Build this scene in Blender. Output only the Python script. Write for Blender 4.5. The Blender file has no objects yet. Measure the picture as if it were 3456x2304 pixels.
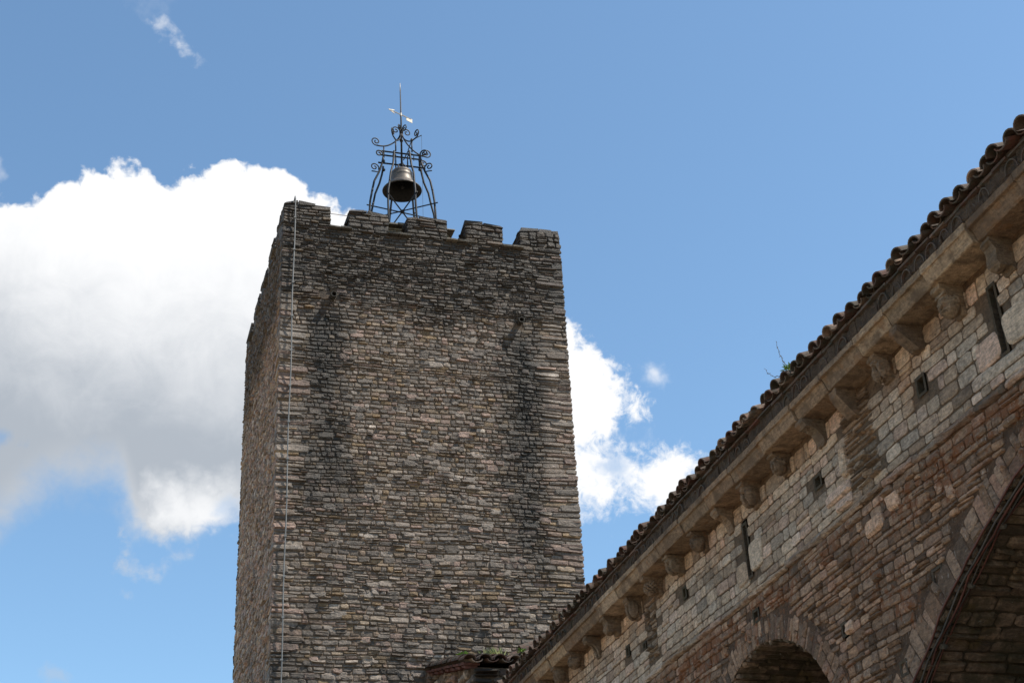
import bpy, math, random
from mathutils import Vector, Matrix, noise as mnoise
R_ = math.radians
sc = bpy.context.scene
col = sc.collection

# ------------------------------------------------------------------ camera
cam_d = bpy.data.cameras.new("camera")
cam = bpy.data.objects.new("camera", cam_d)
col.objects.link(cam)
cam_d.sensor_width = 36.0
cam_d.lens = 53.36
cam_d.clip_start = 0.1
cam_d.clip_end = 4000
rx = Vector((0.96105829, -0.27227588, -0.04725257))
uy = Vector((-0.09095161, -0.473112, 0.87629495))
fw = Vector((0.26094974, 0.83787283, 0.47945214))
m = Matrix((rx, uy, -fw)).transposed().to_4x4()
m.translation = Vector((0, 0, 1.6))
cam.matrix_world = m
sc.camera = cam

# ------------------------------------------------------------------ exposure
sc.view_settings.view_transform = 'Standard'
sc.view_settings.look = 'None'
sc.view_settings.gamma = 1.0
sc.view_settings.use_curve_mapping = False
EXPO = 0.42
sc.view_settings.exposure = EXPO
sc.cycles.max_bounces = 6
sc.cycles.diffuse_bounces = 4

# ------------------------------------------------------------------ sun
SUN_DIR = Vector((0.50, -0.26, 0.83)).normalized()      # towards the sun
sun_d = bpy.data.lights.new("sun", 'SUN')
sun_d.energy = 4.9
sun_d.angle = R_(0.53)
sun_d.color = (1.0, 0.93, 0.82)
sun = bpy.data.objects.new("sun", sun_d)
sun.rotation_euler = SUN_DIR.to_track_quat('Z', 'Y').to_euler()
sun.location = (20, -20, 40)
col.objects.link(sun)
SUN_EL = math.asin(SUN_DIR.z)
SUN_AZ = math.atan2(SUN_DIR.x, SUN_DIR.y)

# ------------------------------------------------------------------ node helper
class NT:
    def __init__(s, tree):
        s.t = tree; s.n = tree.nodes; s.l = tree.links
    def new(s, typ, **kw):
        nd = s.n.new(typ)
        for k, v in kw.items(): setattr(nd, k, v)
        return nd
    def put(s, sock, v):
        if v is None: return
        if hasattr(v, 'is_output'): s.l.new(v, sock)
        else: sock.default_value = v
    def m(s, op, a, b=None, c=None, clamp=False):
        nd = s.new('ShaderNodeMath', operation=op); nd.use_clamp = clamp
        s.put(nd.inputs[0], a); s.put(nd.inputs[1], b); s.put(nd.inputs[2], c)
        return nd.outputs[0]
    def add(s, a, b): return s.m('ADD', a, b)
    def sub(s, a, b): return s.m('SUBTRACT', a, b)
    def mul(s, a, b): return s.m('MULTIPLY', a, b)
    def mx(s, a, b): return s.m('MAXIMUM', a, b)
    def mn(s, a, b): return s.m('MINIMUM', a, b)
    def sstep(s, v, lo, hi, a=0.0, b=1.0):
        nd = s.new('ShaderNodeMapRange', interpolation_type='SMOOTHSTEP')
        s.put(nd.inputs[0], v); s.put(nd.inputs[1], lo); s.put(nd.inputs[2], hi)
        s.put(nd.inputs[3], a); s.put(nd.inputs[4], b)
        return nd.outputs[0]
    def noise(s, vec, scale, detail=4.0, rough=0.55, dist=0.0, color=False):
        nd = s.new('ShaderNodeTexNoise')
        s.put(nd.inputs['Vector'], vec); nd.inputs['Scale'].default_value = scale
        nd.inputs['Detail'].default_value = detail; nd.inputs['Roughness'].default_value = rough
        nd.inputs['Distortion'].default_value = dist
        return nd.outputs['Color' if color else 'Fac']
    def mapping(s, vec, scale=(1, 1, 1), loc=(0, 0, 0)):
        nd = s.new('ShaderNodeMapping')
        s.put(nd.inputs[0], vec); nd.inputs['Scale'].default_value = scale; nd.inputs['Location'].default_value = loc
        return nd.outputs[0]
    def mix(s, f, a, b, blend='MIX'):
        nd = s.new('ShaderNodeMix', data_type='RGBA', blend_type=blend)
        s.put(nd.inputs[0], f)
        for k, v in ((6, a), (7, b)):
            if not hasattr(v, 'is_output') and len(v) == 3: v = (*v, 1)
            s.put(nd.inputs[k], v)
        return nd.outputs[2]
    def ramp(s, f, stops, interp='LINEAR'):
        nd = s.new('ShaderNodeValToRGB'); cr = nd.color_ramp; cr.interpolation = interp
        while len(cr.elements) < len(stops): cr.elements.new(0.5)
        for e, (p, c) in zip(cr.elements, stops):
            e.position = p; e.color = (*c, 1) if len(c) == 3 else c
        s.put(nd.inputs[0], f)
        return nd.outputs[0]
    def curve(s, v, pts, lo, hi, vlo, vhi):
        """v in [lo,hi] -> piecewise curve through pts, values in [vlo,vhi]"""
        x = s.m('DIVIDE', s.sub(v, lo), hi - lo, clamp=True)
        nd = s.new('ShaderNodeFloatCurve')
        c = nd.mapping.curves[0]
        P = [((a - lo) / (hi - lo), (b - vlo) / (vhi - vlo)) for a, b in pts]
        while len(c.points) < len(P): c.points.new(0.5, 0.5)
        for p, q in zip(c.points, P):
            p.location = q; p.handle_type = 'AUTO_CLAMPED'
        nd.mapping.update()
        s.put(nd.inputs['Value'], x)
        return s.add(s.mul(nd.outputs[0], vhi - vlo), vlo)

# ------------------------------------------------------------------ world: sky + clouds
world = bpy.data.worlds.new("World"); sc.world = world
world.use_nodes = True
W = NT(world.node_tree); W.n.clear()
out = W.new('ShaderNodeOutputWorld')
sky = W.new('ShaderNodeTexSky', sky_type='NISHITA')
sky.sun_disc = False
sky.sun_elevation = SUN_EL
sky.sun_rotation = SUN_AZ
sky.altitude = 300; sky.air_density = 1.0; sky.dust_density = 0.6; sky.ozone_density = 1.5
bg_sky = W.new('ShaderNodeBackground'); bg_sky.inputs[1].default_value = 0.15
W.l.new(W.mix(1.0, sky.outputs[0], (0.905, 1.045, 1.03), 'MULTIPLY'), bg_sky.inputs[0])
tc = W.new('ShaderNodeTexCoord')
sep = W.new('ShaderNodeSeparateXYZ'); W.l.new(tc.outputs['Generated'], sep.inputs[0])
DEG = 57.29578
az = W.mul(W.m('ARCTAN2', sep.outputs[0], sep.outputs[1]), DEG)
el = W.mul(W.m('ARCSINE', sep.outputs[2]), DEG)
D = tc.outputs['Generated']
n_lo = W.sub(W.noise(D, 9.0, 4, 0.55), 0.5)
n_mid = W.sub(W.noise(D, 32.0, 6, 0.62, 0.6), 0.5)
n_hi = W.sub(W.noise(D, 110.0, 5, 0.65, 0.5), 0.5)
n_big = W.sub(W.noise(D, 14.0, 3, 0.5), 0.5)
lump = W.sub(W.mul(W.m('ABSOLUTE', W.sub(W.noise(D, 30.0, 4, 0.5), 0.5)), 4.2), 0.42)
edge = W.add(W.mul(n_mid, 1.0), W.add(W.mul(n_hi, 0.8), W.mul(lump, 0.9)))
TOP = [(-60, 30), (-20, 31), (-8, 33.2), (-4.7, 33.45), (-3.6, 33.2), (-2.94, 33.6), (-2.1, 34.2), (-0.35, 34.95), (1.1, 35.07), (2.2, 34.55), (3.0, 35.2),
       (5.1, 35.5), (8.0, 35.2), (8.7, 34.5), (9.6, 34.5), (10.1, 33.9), (10.9, 33.7), (12.2, 33.1), (16, 30.9), (19.7, 28.4)]
BOT = [(-60, 20), (-8, 19.8), (-4, 20.3), (-2.1, 21.8), (-0.7, 22.5), (1.2, 22.6), (1.8, 21.2), (3.5, 20.75), (4.8, 21.4), (6.2, 21.9), (12, 22.1), (19.7, 22.2)]
top = W.curve(az, TOP, -60, 20, 15, 40)
bot = W.curve(az, BOT, -60, 20, 15, 40)
f_top = W.sstep(W.add(W.sub(top, el), edge), 0.0, 0.42)
f_bot = W.sstep(W.add(W.sub(el, bot), W.add(W.mul(edge, 1.0), W.mul(n_lo, 1.5))), W.sstep(az, 0.5, 3.0, -0.9, -0.3), W.sstep(az, 0.5, 3.0, 2.2, 0.8))
f_end = W.mul(W.sstep(az, 19.9, 19.2), W.sstep(az, -58, -40))
big = W.mul(W.mul(f_top, f_bot), f_end)
def ell(cx, cy, rx_, ry_, rot=0.0):
    a = W.sub(az, cx); b = W.sub(el, cy)
    if rot:
        c, s = math.cos(rot), math.sin(rot)
        a, b = W.add(W.mul(a, c), W.mul(b, s)), W.sub(W.mul(b, c), W.mul(a, s))
    q = W.add(W.m('POWER', W.m('ABSOLUTE', W.mul(a, 1 / rx_)), 2.0), W.m('POWER', W.m('ABSOLUTE', W.mul(b, 1 / ry_)), 2.0))
    return W.sub(1.0, W.m('SQRT', q))
# blue gap in the far left flank of the big cloud
gap = W.sstep(W.add(ell(-3.6, 24.6, 1.3, 0.6), W.mul(edge, 0.9)), 0.0, 0.9)
big = W.mul(big, W.sub(1.0, W.mul(gap, 0.6)))
holes = W.mul(W.sstep(W.add(ell(5.6, 22.6, 1.0, 0.7), W.mul(edge, 0.9)), 0.05, 0.8), 0.4)
big = W.mul(big, W.sub(1.0, holes))
# cloud on the right of the tower
r1 = ell(19.8, 26.1, 3.4, 2.7, -0.75)
r2 = ell(20.6, 23.5, 3.2, 2.35)
r3 = ell(23.1, 23.2, 2.0, 1.6)
rag = W.add(W.mul(n_mid, 3.2), W.add(W.mul(n_hi, 2.0), W.mul(n_big, 1.6)))
rsh = W.add(W.mx(r1, W.mx(r2, r3)), W.mul(rag, W.sstep(el, 24.0, 26.0, 0.62, 0.34)))
right = W.sstep(rsh, 0.0, W.sstep(el, 23.5, 26.0, 0.75, 0.3))
nt = W.sstep(W.add(ell(21.2, 23.7, 1.0, 0.9), W.mul(edge, 0.8)), 0.0, 0.7)
nt2 = W.sstep(W.add(ell(22.6, 24.9, 1.3, 0.55), W.mul(edge, 0.3)), 0.0, 0.5)
right = W.mul(W.mul(right, W.sub(1.0, W.mul(nt, 0.6))), W.sub(1.0, W.mul(nt2, 0.85)))
right = W.mul(right, W.sstep(az, 17.0, 18.5))
# thin wisps
def wisp(cx, cy, rx_, ry_, rot, amt, k=1.5):
    return W.mul(W.sstep(W.add(ell(cx, cy, rx_, ry_, rot), W.mul(W.add(edge, 0.12), k)), 0.05, 1.1), amt)
ws = wisp(2.35, 39.35, 1.4, 0.55, -0.6, 0.6)
for w_ in (wisp(23.2, 27.05, 0.95, 0.65, -0.6, 0.65, 0.9), wisp(-0.3, 16.45, 0.75, 0.45, -0.3, 0.35), wisp(-4.9, 34.1, 0.45, 0.4, 0, 0.25),
           wisp(1.8, 20.4, 0.8, 1.1, 0.2, 0.65), wisp(0.6, 40.9, 2.0, 0.7, 0, 0.08), wisp(2.3, 33.9, 1.5, 0.5, 0, 0.0)):
    ws = W.mx(ws, w_)
dens = W.mx(W.mx(big, right), ws)
# brightness of the cloud: sunlit heads white, thick base grey
lift = W.add(W.add(el, W.mul(az, 0.22)), W.add(W.mul(n_lo, 4.5), W.add(W.mul(n_mid, 3.4), W.add(W.mul(n_hi, 1.0), W.mul(n_big, 3.6)))))
wht = W.m('POWER', W.sstep(lift, 24.6, 33.4), 0.85)
puff = W.sstep(W.add(ell(4.4, 22.3, 3.8, 2.3), W.mul(edge, 0.45)), 0.0, 0.95)
wht = W.mx(wht, W.mul(puff, W.sub(0.86, W.mul(n_mid, 0.5))))
wht = W.mx(wht, W.sstep(az, 9.0, 17.0))
wht = W.mx(wht, W.mul(W.mul(W.sstep(W.sub(el, W.add(bot, 2.2)), 0.6, -1.6), 0.4), W.sstep(az, 0.0, 3.0, 0.45, 1.0)))
wht = W.mx(wht, W.sstep(el, 35.9, 36.4))
ccol = W.mix(wht, (0.43, 0.475, 0.535), (0.975, 0.98, 0.99))
bg_cl = W.new('ShaderNodeBackground'); bg_cl.inputs[1].default_value = 1.06 / (2 ** EXPO)
W.l.new(ccol, bg_cl.inputs[0])
mixs = W.new('ShaderNodeMixShader')
W.l.new(dens, mixs.inputs[0]); W.l.new(bg_sky.outputs[0], mixs.inputs[1]); W.l.new(bg_cl.outputs[0], mixs.inputs[2])
W.l.new(mixs.outputs[0], out.inputs[0])

# ------------------------------------------------------------------ mesh helpers
class MB:
    """collects faces with a per-face tone colour and a material slot"""
    def __init__(s): s.v = []; s.f = []; s.c = []; s.mi = []
    def add(s, vs, fs, c=(0.5, 0.5, 0.5), mi=0):
        b = len(s.v); s.v.extend(vs)
        for f in fs: s.f.append(tuple(b + i for i in f)); s.c.append(c); s.mi.append(mi)
    def box(s, x0, x1, y0, y1, z0, z1, c=(0.5, 0.5, 0.5), mi=0, M=None, jit=0.0, rng=None):
        vs = [(x, y, z) for x in (x0, x1) for y in (y0, y1) for z in (z0, z1)]
        if jit: vs = [tuple(k + rng.uniform(-jit, jit) for k in p) for p in vs]
        if M is not None: vs = [tuple(M @ Vector(p)) for p in vs]
        s.add(vs, [(0, 1, 3, 2), (4, 6, 7, 5), (0, 4, 5, 1), (2, 3, 7, 6), (0, 2, 6, 4), (1, 5, 7, 3)], c, mi)
    def tube(s, pts, r, n=6, c=(0.5, 0.5, 0.5), mi=0, caps=True):
        pts = [Vector(p) for p in pts]
        if not isinstance(r, (list, tuple)): r = [r] * len(pts)
        vs = []; up = None
        for i, p in enumerate(pts):
            t = (pts[min(i + 1, len(pts) - 1)] - pts[max(i - 1, 0)]).normalized()
            if up is None: up = t.orthogonal().normalized()
            a = (up - t * up.dot(t))
            a = a.normalized() if a.length > 1e-5 else t.orthogonal().normalized()
            up = a; b = t.cross(a)
            for k in range(n):
                th = 2 * math.pi * k / n
                vs.append(tuple(p + (a * math.cos(th) + b * math.sin(th)) * r[i]))
        fs = []
        for i in range(len(pts) - 1):
            for k in range(n):
                k2 = (k + 1) % n
                fs.append((i * n + k, i * n + k2, (i + 1) * n + k2, (i + 1) * n + k))
        if caps:
            fs.append(tuple(range(n))[::-1]); fs.append(tuple((len(pts) - 1) * n + k for k in range(n)))
        s.add(vs, fs, c, mi)
    def blob(s, cen, rad, c=(0.5, 0.5, 0.5), mi=0, nu=10, nv=7, jit=0.0, rng=None):
        vs = []; fs = []
        for i in range(nv + 1):
            ph = math.pi * i / nv
            for k in range(nu):
                th = 2 * math.pi * k / nu
                q = 1 + (rng.uniform(-jit, jit) if jit and 0 < i < nv else 0)
                vs.append((cen[0] + rad[0] * math.sin(ph) * math.cos(th) * q, cen[1] + rad[1] * math.sin(ph) * math.sin(th) * q, cen[2] + rad[2] * math.cos(ph)))
        for i in range(nv):
            for k in range(nu):
                k2 = (k + 1) % nu
                fs.append((i * nu + k, (i + 1) * nu + k, (i + 1) * nu + k2, i * nu + k2))
        s.add(vs, fs, c, mi)
    def extrude(s, prof, axis0, axis1, along, o, length, c=(0.5, 0.5, 0.5), mi=0, seg=1, jit=0.0, rng=None):
        """profile points (a,b) swept along a direction"""
        A, B, L, O = Vector(axis0), Vector(axis1), Vector(along), Vector(o)
        n = len(prof); vs = []; fs = []
        for k in range(seg + 1):
            for a, b in prof:
                j = (lambda: rng.uniform(-jit, jit)) if jit else (lambda: 0)
                vs.append(tuple(O + A * (a + j()) + B * (b + j()) + L * (length * k / seg)))
        for k in range(seg):
            for i in range(n):
                i2 = (i + 1) % n
                fs.append((k * n + i, k * n + i2, (k + 1) * n + i2, (k + 1) * n + i))
        fs.append(tuple(range(n))[::-1]); fs.append(tuple(seg * n + i for i in range(n)))
        s.add(vs, fs, c, mi)
    def build(s, name, mats, parent=None, smooth=False, loc=(0, 0, 0)):
        me = bpy.data.meshes.new(name)
        me.from_pydata(s.v, [], s.f)
        if not isinstance(mats, (list, tuple)): mats = [mats]
        for mt in mats: me.materials.append(mt)
        me.polygons.foreach_set('material_index', s.mi)
        at = me.attributes.new('tone', 'FLOAT_COLOR', 'FACE')
        buf = []
        for c in s.c: buf.extend((c[0], c[1], c[2], 1.0))
        at.data.foreach_set('color', buf)
        if smooth: me.polygons.foreach_set('use_smooth', [True] * len(me.polygons))
        me.update(); me.validate()
        o = bpy.data.objects.new(name, me); col.objects.link(o)
        o.location = loc
        if parent: o.parent = parent
        return o

def thing(name, label, cat, loc=(0, 0, 0), group=None):
    o = bpy.data.objects.new(name, None); col.objects.link(o); o.location = loc
    o.empty_display_size = 0.3
    return tag(o, label, cat, group)
def tag(o, label, cat, group=None):
    o['label'] = label; o['category'] = cat
    if group: o['group'] = group
    return o

def sgn(x): return 1 if x >= 0 else -1
NOUT = 12
_cs = [(math.cos(2 * math.pi * (k + .5) / NOUT), math.sin(2 * math.pi * (k + .5) / NOUT)) for k in range(NOUT)]
_se = [(sgn(c) * abs(c) ** 0.36, sgn(s) * abs(s) ** 0.36) for c, s in _cs]
FS = []
for k in range(NOUT):
    k2 = (k + 1) % NOUT
    FS += [(k, k2, NOUT + k2, NOUT + k), (NOUT + k, NOUT + k2, 2 * NOUT + k2, 2 * NOUT + k), (2 * NOUT + k, 2 * NOUT + k2, 3 * NOUT)]
def stone(mb, P, u0, u1, v0, v1, prot, rng, tone, rough=0.10):
    """one rounded, irregular stone on the wall map P(u,v,d)"""
    cu, cv, hw, hh = (u0 + u1) / 2, (v0 + v1) / 2, (u1 - u0) / 2, (v1 - v0) / 2
    if hw < .012 or hh < .008: return
    e = min(0.35 * hh, 0.022); e2 = min(.35 * hw, e * 1.2)
    tu, tv = rng.uniform(-.35, .35) * prot, rng.uniform(-.45, .25) * prot
    skew = rng.uniform(-.25, .25) * hh
    r0 = []; r1 = []; r2 = []
    j = min(hh, hw) * rough
    for (x, y) in _se:
        a, b = rng.uniform(-j, j), rng.uniform(-j, j)
        px = cu + x * hw + a + skew * y * .4; py = cv + y * hh + b
        qx = cu + x * (hw - e2) + a + skew * y * .4; qy = cv + y * (hh - e) + b
        r0.append(P(px, py, -0.03))
        r1.append(P(px, py, prot * (0.45 + rng.uniform(-.1, .1))))
        r2.append(P(qx, qy, prot + tu * x + tv * y + rng.uniform(-.16, .16) * prot))
    mb.add(r0 + r1 + r2 + [P(cu, cv, prot * rng.uniform(.8, 1.2))], FS, tone)

def tone_of(rng, lo=.6, hi=1.25):
    v = rng.gauss((lo + hi) / 2, (hi - lo) / 4)
    return (max(lo * .6, v), rng.random(), rng.random())

def courses(mb, P, u0, u1, v0, v1, h, l, prot, rng, gap=.012, skip=None, split=.25, quoin=None, tone=tone_of, rough=.10):
    """fill a wall rectangle with irregular courses of stones; skip(u0,u1,v0,v1) drops a stone"""
    v = v0
    while v < v1 - .02:
        hh = min(rng.uniform(*h), v1 - v)
        if v1 - v - hh < h[0] * .6: hh = v1 - v
        u = u0
        first = True
        while u < u1 - .01:
            ll = rng.uniform(*l) * (1.5 if rng.random() < .12 else 1)
            isq = False
            if quoin and (first or u1 - u < quoin[1] * 1.3):
                ll = rng.uniform(*quoin); isq = True
            if u1 - u - ll < l[0] * .7: ll = u1 - u
            first = False
            a, b = u + gap / 2, u + ll - gap / 2
            t = tone(rng)
            if isq: t = (t[0] * 1.15, t[1] * .6 + (.4 if rng.random() < .5 else 0), t[2])
            if rng.random() < split and hh > h[0] * 1.15 and not isq:
                k = rng.uniform(.38, .62) * hh
                parts = [(v + gap / 2, v + k - gap * .3), (v + k + gap * .3, v + hh - gap / 2)]
            else:
                parts = [(v + gap / 2 + rng.uniform(0, gap * .4), v + hh - gap / 2 - rng.uniform(0, gap * .4))]
            for (c, d) in parts:
                if not (skip and skip(a, b, c, d)):
                    tt = t if len(parts) == 1 else tone(rng)
                    stone(mb, P, a, b, c, d, rng.uniform(*prot) * (1.6 if rng.random() < .06 else 1), rng, tt, rough)
            u += ll
        v += hh

CF = .85                        # final size of the church relative to the figures below
def cf(p): return Vector((p[0] * CF, p[1] * CF, 1.6 + (p[2] - 1.6) * CF))
# ------------------------------------------------------------------ materials
def new_mat(name):
    mt = bpy.data.materials.new(name); mt.use_nodes = True
    N = NT(mt.node_tree)
    b = N.n['Principled BSDF']
    return mt, N, b
def bump(N, b, h, strength=.5, dist=.01):
    bp = N.new('ShaderNodeBump'); bp.inputs['Strength'].default_value = strength; bp.inputs['Distance'].default_value = dist
    N.l.new(h, bp.inputs['Height']); N.l.new(bp.outputs[0], b.inputs['Normal'])
def tone_nodes(N):
    at = N.new('ShaderNodeAttribute', attribute_name='tone')
    sp = N.new('ShaderNodeSeparateColor'); N.l.new(at.outputs['Color'], sp.inputs[0])
    return sp.outputs
def pos_nodes(N):
    g = N.new('ShaderNodeNewGeometry')
    sp = N.new('ShaderNodeSeparateXYZ'); N.l.new(g.outputs['Position'], sp.inputs[0])
    return g.outputs['Position'], sp.outputs

def tower_stain(N, P, X, base):
    """black algae: all of the parapet, two long runs below the spouts, patches"""
    n1 = N.sub(N.noise(N.mapping(P, (1.3, 1.3, .55)), 1.0, 5, .6), .5)
    n2 = N.sub(N.noise(N.mapping(P, (7, 7, 4)), 1.0, 4, .6), .5)
    nz = N.add(N.mul(n1, 1.6), N.mul(n2, .9))
    topm = N.mul(N.sstep(N.add(X[2], N.mul(nz, 1.5)), 16.6, 17.7), .70)
    def run(cx, hw, ztop, zbot):
        d = N.m('ABSOLUTE', N.sub(X[0], cx))
        a = N.sstep(N.add(N.sub(1.0, N.mul(d, 1 / hw)), N.mul(nz, 1.0)), 0.0, 1.1)
        return N.mul(N.mul(a, N.sstep(X[2], ztop + .4, ztop - .4)), N.sstep(N.add(X[2], N.mul(nz, 1.5)), zbot, zbot + 2.5))
    s = N.mx(topm, N.mul(run(4.40, .85, 17.2, 11.6), .86))
    s = N.mx(s, N.mul(run(8.40, .85, 17.0, 10.6), .86))
    s = N.mx(s, N.mul(N.sstep(N.add(N.mul(nz, 1.0), N.mul(N.sub(12.5, X[2]), .07)), .12, .55), .6))
    return s
def stone_mat(name, ramp, mortar=False, stain=None, bright=1.0, lich=None, rough=.85):
    mt, N, b = new_mat(name)
    P, X = pos_nodes(N)
    if lich:
        P = N.mapping(P, (1 / CF,) * 3, (0, 0, 1.6 - 1.6 / CF))
        sp = N.new('ShaderNodeSeparateXYZ'); N.l.new(P, sp.inputs[0]); X = sp.outputs
    t = tone_nodes(N)
    if mortar:
        c = N.ramp(N.noise(P, 2.2, 5, .6), ramp)
    else:
        c = N.ramp(t[1], ramp)
        v = N.mul(t[0], bright)
        c = N.mix(1.0, c, N.new('ShaderNodeCombineColor').outputs[0], 'MULTIPLY') if False else c
        cmb = N.new('ShaderNodeCombineColor')
        for i in range(3): N.l.new(v, cmb.inputs[i])
        c = N.mix(1.0, c, cmb.outputs[0], 'MULTIPLY')
    # fine mottling and layered grain
    g1 = N.noise(P, 14, 6, .7)
    g2 = N.noise(N.mapping(P, (6, 6, 42)), 1.0, 4, .65)
    g = N.add(N.mul(g1, .9), N.mul(g2, .7))
    g3 = N.noise(N.mapping(P, (22, 22, 34)), 1.0, 5, .75)
    g = N.add(N.mul(g, .72), N.mul(N.sub(g3, .5), .75))
    k = N.sstep(g, .28, .92, .42, 1.55)
    cmb = N.new('ShaderNodeCombineColor')
    for i in range(3): N.l.new(k, cmb.inputs[i])
    c = N.mix(1.0, c, cmb.outputs[0], 'MULTIPLY')
    if lich: c = lich(N, P, X, c, t)
    if stain:
        s = N.m('MULTIPLY', stain(N, P, X, b), N.add(.82, N.mul(t[2], .5)), clamp=True)
        c = N.mix(s, c, (.018, .0165, .014))
    N.l.new(c, b.inputs['Base Color'])
    b.inputs['Roughness'].default_value = rough
    b.inputs['Specular IOR Level'].default_value = .35
    h = N.add(N.mul(g1, .6), N.mul(N.noise(P, 55, 5, .7), .5))
    h = N.add(h, N.add(N.mul(g2, .5), N.mul(g3, .9)))
    bump(N, b, h, 1.0, .03)
    return mt

TOWER_RAMP = [(0, (.095, .074, .059)), (.2, (.205, .168, .138)), (.36, (.11, .086, .067)), (.5, (.255, .205, .166)), (.62, (.135, .098, .072)), (.74, (.27, .182, .143)), (.84, (.16, .112, .07)), (.92, (.21, .135, .067)), (1, (.37, .31, .26))]
M_tower = stone_mat('tower_stone', TOWER_RAMP, stain=tower_stain, rough=.6)
M_tmortar = stone_mat('tower_mortar', [(0, (.12, .080, .052)), (.5, (.18, .125, .083)), (1, (.25, .178, .122))], mortar=True, stain=tower_stain)

def church_lich(N, P, X, c, t):
    # warm tan just under the eaves, greyer below; rusty lichen and reddish dirt under the string course
    n = N.noise(P, 1.1, 5, .6)
    nf = N.noise(P, 9, 5, .65)
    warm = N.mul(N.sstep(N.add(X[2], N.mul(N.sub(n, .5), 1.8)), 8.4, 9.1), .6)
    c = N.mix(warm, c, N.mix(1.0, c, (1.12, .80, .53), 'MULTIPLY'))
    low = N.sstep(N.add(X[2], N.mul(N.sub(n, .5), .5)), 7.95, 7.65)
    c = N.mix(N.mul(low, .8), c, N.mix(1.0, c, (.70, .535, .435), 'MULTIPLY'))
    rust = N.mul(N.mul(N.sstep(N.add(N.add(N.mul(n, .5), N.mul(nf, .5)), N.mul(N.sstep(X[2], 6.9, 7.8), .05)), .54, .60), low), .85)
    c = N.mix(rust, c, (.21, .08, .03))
    pale = N.mul(N.sstep(N.noise(P, 17, 5, .7), .62, .70), .35)
    c = N.mix(pale, c, (.42, .39, .345))
    c = N.mix(N.mul(N.sstep(N.noise(P, 42, 4, .75), .60, .68), .6), c, (.055, .038, .026))
    c = N.mix(N.mul(N.mul(N.sstep(N.noise(N.mapping(P, (30, 30, 11), (5, 2, 1)), 1, 4, .75), .61, .67), low), .6), c, (.48, .44, .40))
    dirt = N.mul(N.sstep(N.noise(N.mapping(P, (3, 3, 1.2)), 1, 6, .7), .54, .72), .5)
    c = N.mix(dirt, c, (.09, .06, .042))
    return c
ASHLAR = [(0, (.43, .325, .232)), (.25, (.54, .42, .308)), (.45, (.48, .395, .31)), (.6, (.51, .365, .25)), (.75, (.385, .285, .20)), (.88, (.55, .385, .29)), (1, (.62, .495, .385))]
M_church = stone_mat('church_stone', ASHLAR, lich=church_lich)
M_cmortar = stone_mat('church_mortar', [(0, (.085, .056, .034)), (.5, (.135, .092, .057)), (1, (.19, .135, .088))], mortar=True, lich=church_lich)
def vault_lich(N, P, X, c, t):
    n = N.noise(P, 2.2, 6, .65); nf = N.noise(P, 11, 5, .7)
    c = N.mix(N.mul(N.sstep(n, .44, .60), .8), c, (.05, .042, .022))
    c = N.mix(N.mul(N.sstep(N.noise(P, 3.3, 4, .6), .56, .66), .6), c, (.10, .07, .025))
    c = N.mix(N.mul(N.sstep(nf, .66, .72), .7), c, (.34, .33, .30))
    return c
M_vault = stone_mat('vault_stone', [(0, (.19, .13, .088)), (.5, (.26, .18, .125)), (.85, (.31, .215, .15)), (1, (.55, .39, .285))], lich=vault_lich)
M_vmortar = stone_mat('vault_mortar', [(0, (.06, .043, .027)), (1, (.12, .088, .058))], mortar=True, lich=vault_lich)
def carved_lich(N, P, X, c, t):
    n = N.noise(P, 3.5, 6, .65)
    c = N.mix(N.mul(N.sstep(n, .5, .64), .8), c, (.12, .078, .048))
    c = N.mix(N.mul(N.sstep(N.noise(P, 5.0, 4, .6), .58, .66), .45), c, (.26, .13, .055))
    return c
M_carved = stone_mat('carved_stone', [(0, (.30, .195, .12)), (.5, (.40, .285, .18)), (.8, (.25, .16, .098)), (1, (.46, .34, .23))], lich=carved_lich)

def tile_mat(name):
    mt, N, b = new_mat(name)
    P, X = pos_nodes(N); t = tone_nodes(N)
    c = N.ramp(t[1], [(0, (.08, .030, .020)), (.3, (.085, .046, .031)), (.55, (.06, .036, .026)), (.82, (.10, .06, .042)), (.92, (.30, .21, .155)), (1, (.11, .038, .024))])
    c = N.mix(N.mul(N.sstep(N.noise(P, 13, 6, .7), .44, .6), .75), c, (.075, .065, .05))
    c = N.mix(N.mul(N.sstep(N.noise(P, 22, 4, .7), .62, .70), .5), c, (.34, .31, .26))
    c = N.mix(N.mul(N.sstep(N.noise(P, 6, 4, .6), .5, .64), .8), c, (.035, .032, .02))
    N.l.new(c, b.inputs['Base Color']); b.inputs['Roughness'].default_value = .9
    bump(N, b, N.noise(P, 45, 5, .65), .6, .008)
    return mt
M_tile = tile_mat('terracotta_tile')
M_emortar = stone_mat('eaves_mortar', [(0, (.04, .026, .016)), (.5, (.07, .046, .029)), (1, (.11, .075, .048))], mortar=True)
def simple(name, colr, rough=.6, metal=0.0, var=.3, scale=20, bmp=.0):
    mt, N, b = new_mat(name)
    P, X = pos_nodes(N)
    n = N.noise(P, scale, 5, .65)
    dark = tuple(k * (1 - var) for k in colr); lite = tuple(min(1, k * (1 + var)) for k in colr)
    N.l.new(N.ramp(n, [(.3, dark), (.7, lite)]), b.inputs['Base Color'])
    b.inputs['Roughness'].default_value = rough; b.inputs['Metallic'].default_value = metal
    if bmp: bump(N, b, n, bmp, .006)
    return mt
M_iron = simple('wrought_iron', (.010, .011, .014), .55, .0, .6, 30, .3)
M_iron.node_tree.nodes['Principled BSDF'].inputs['Specular IOR Level'].default_value = .3
M_bronze = simple('bell_bronze', (.10, .084, .07), .5, .35, .45, 9, .2)
M_bellshade = simple('bell_inside', (.004, .004, .0036), .8, .0, .4, 9, .2)  # near-black, not bronze: shade of the mouth put into inside and clapper
M_gilt = simple('pale_metal', (.36, .325, .27), .5, .3, .15, 30)
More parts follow.
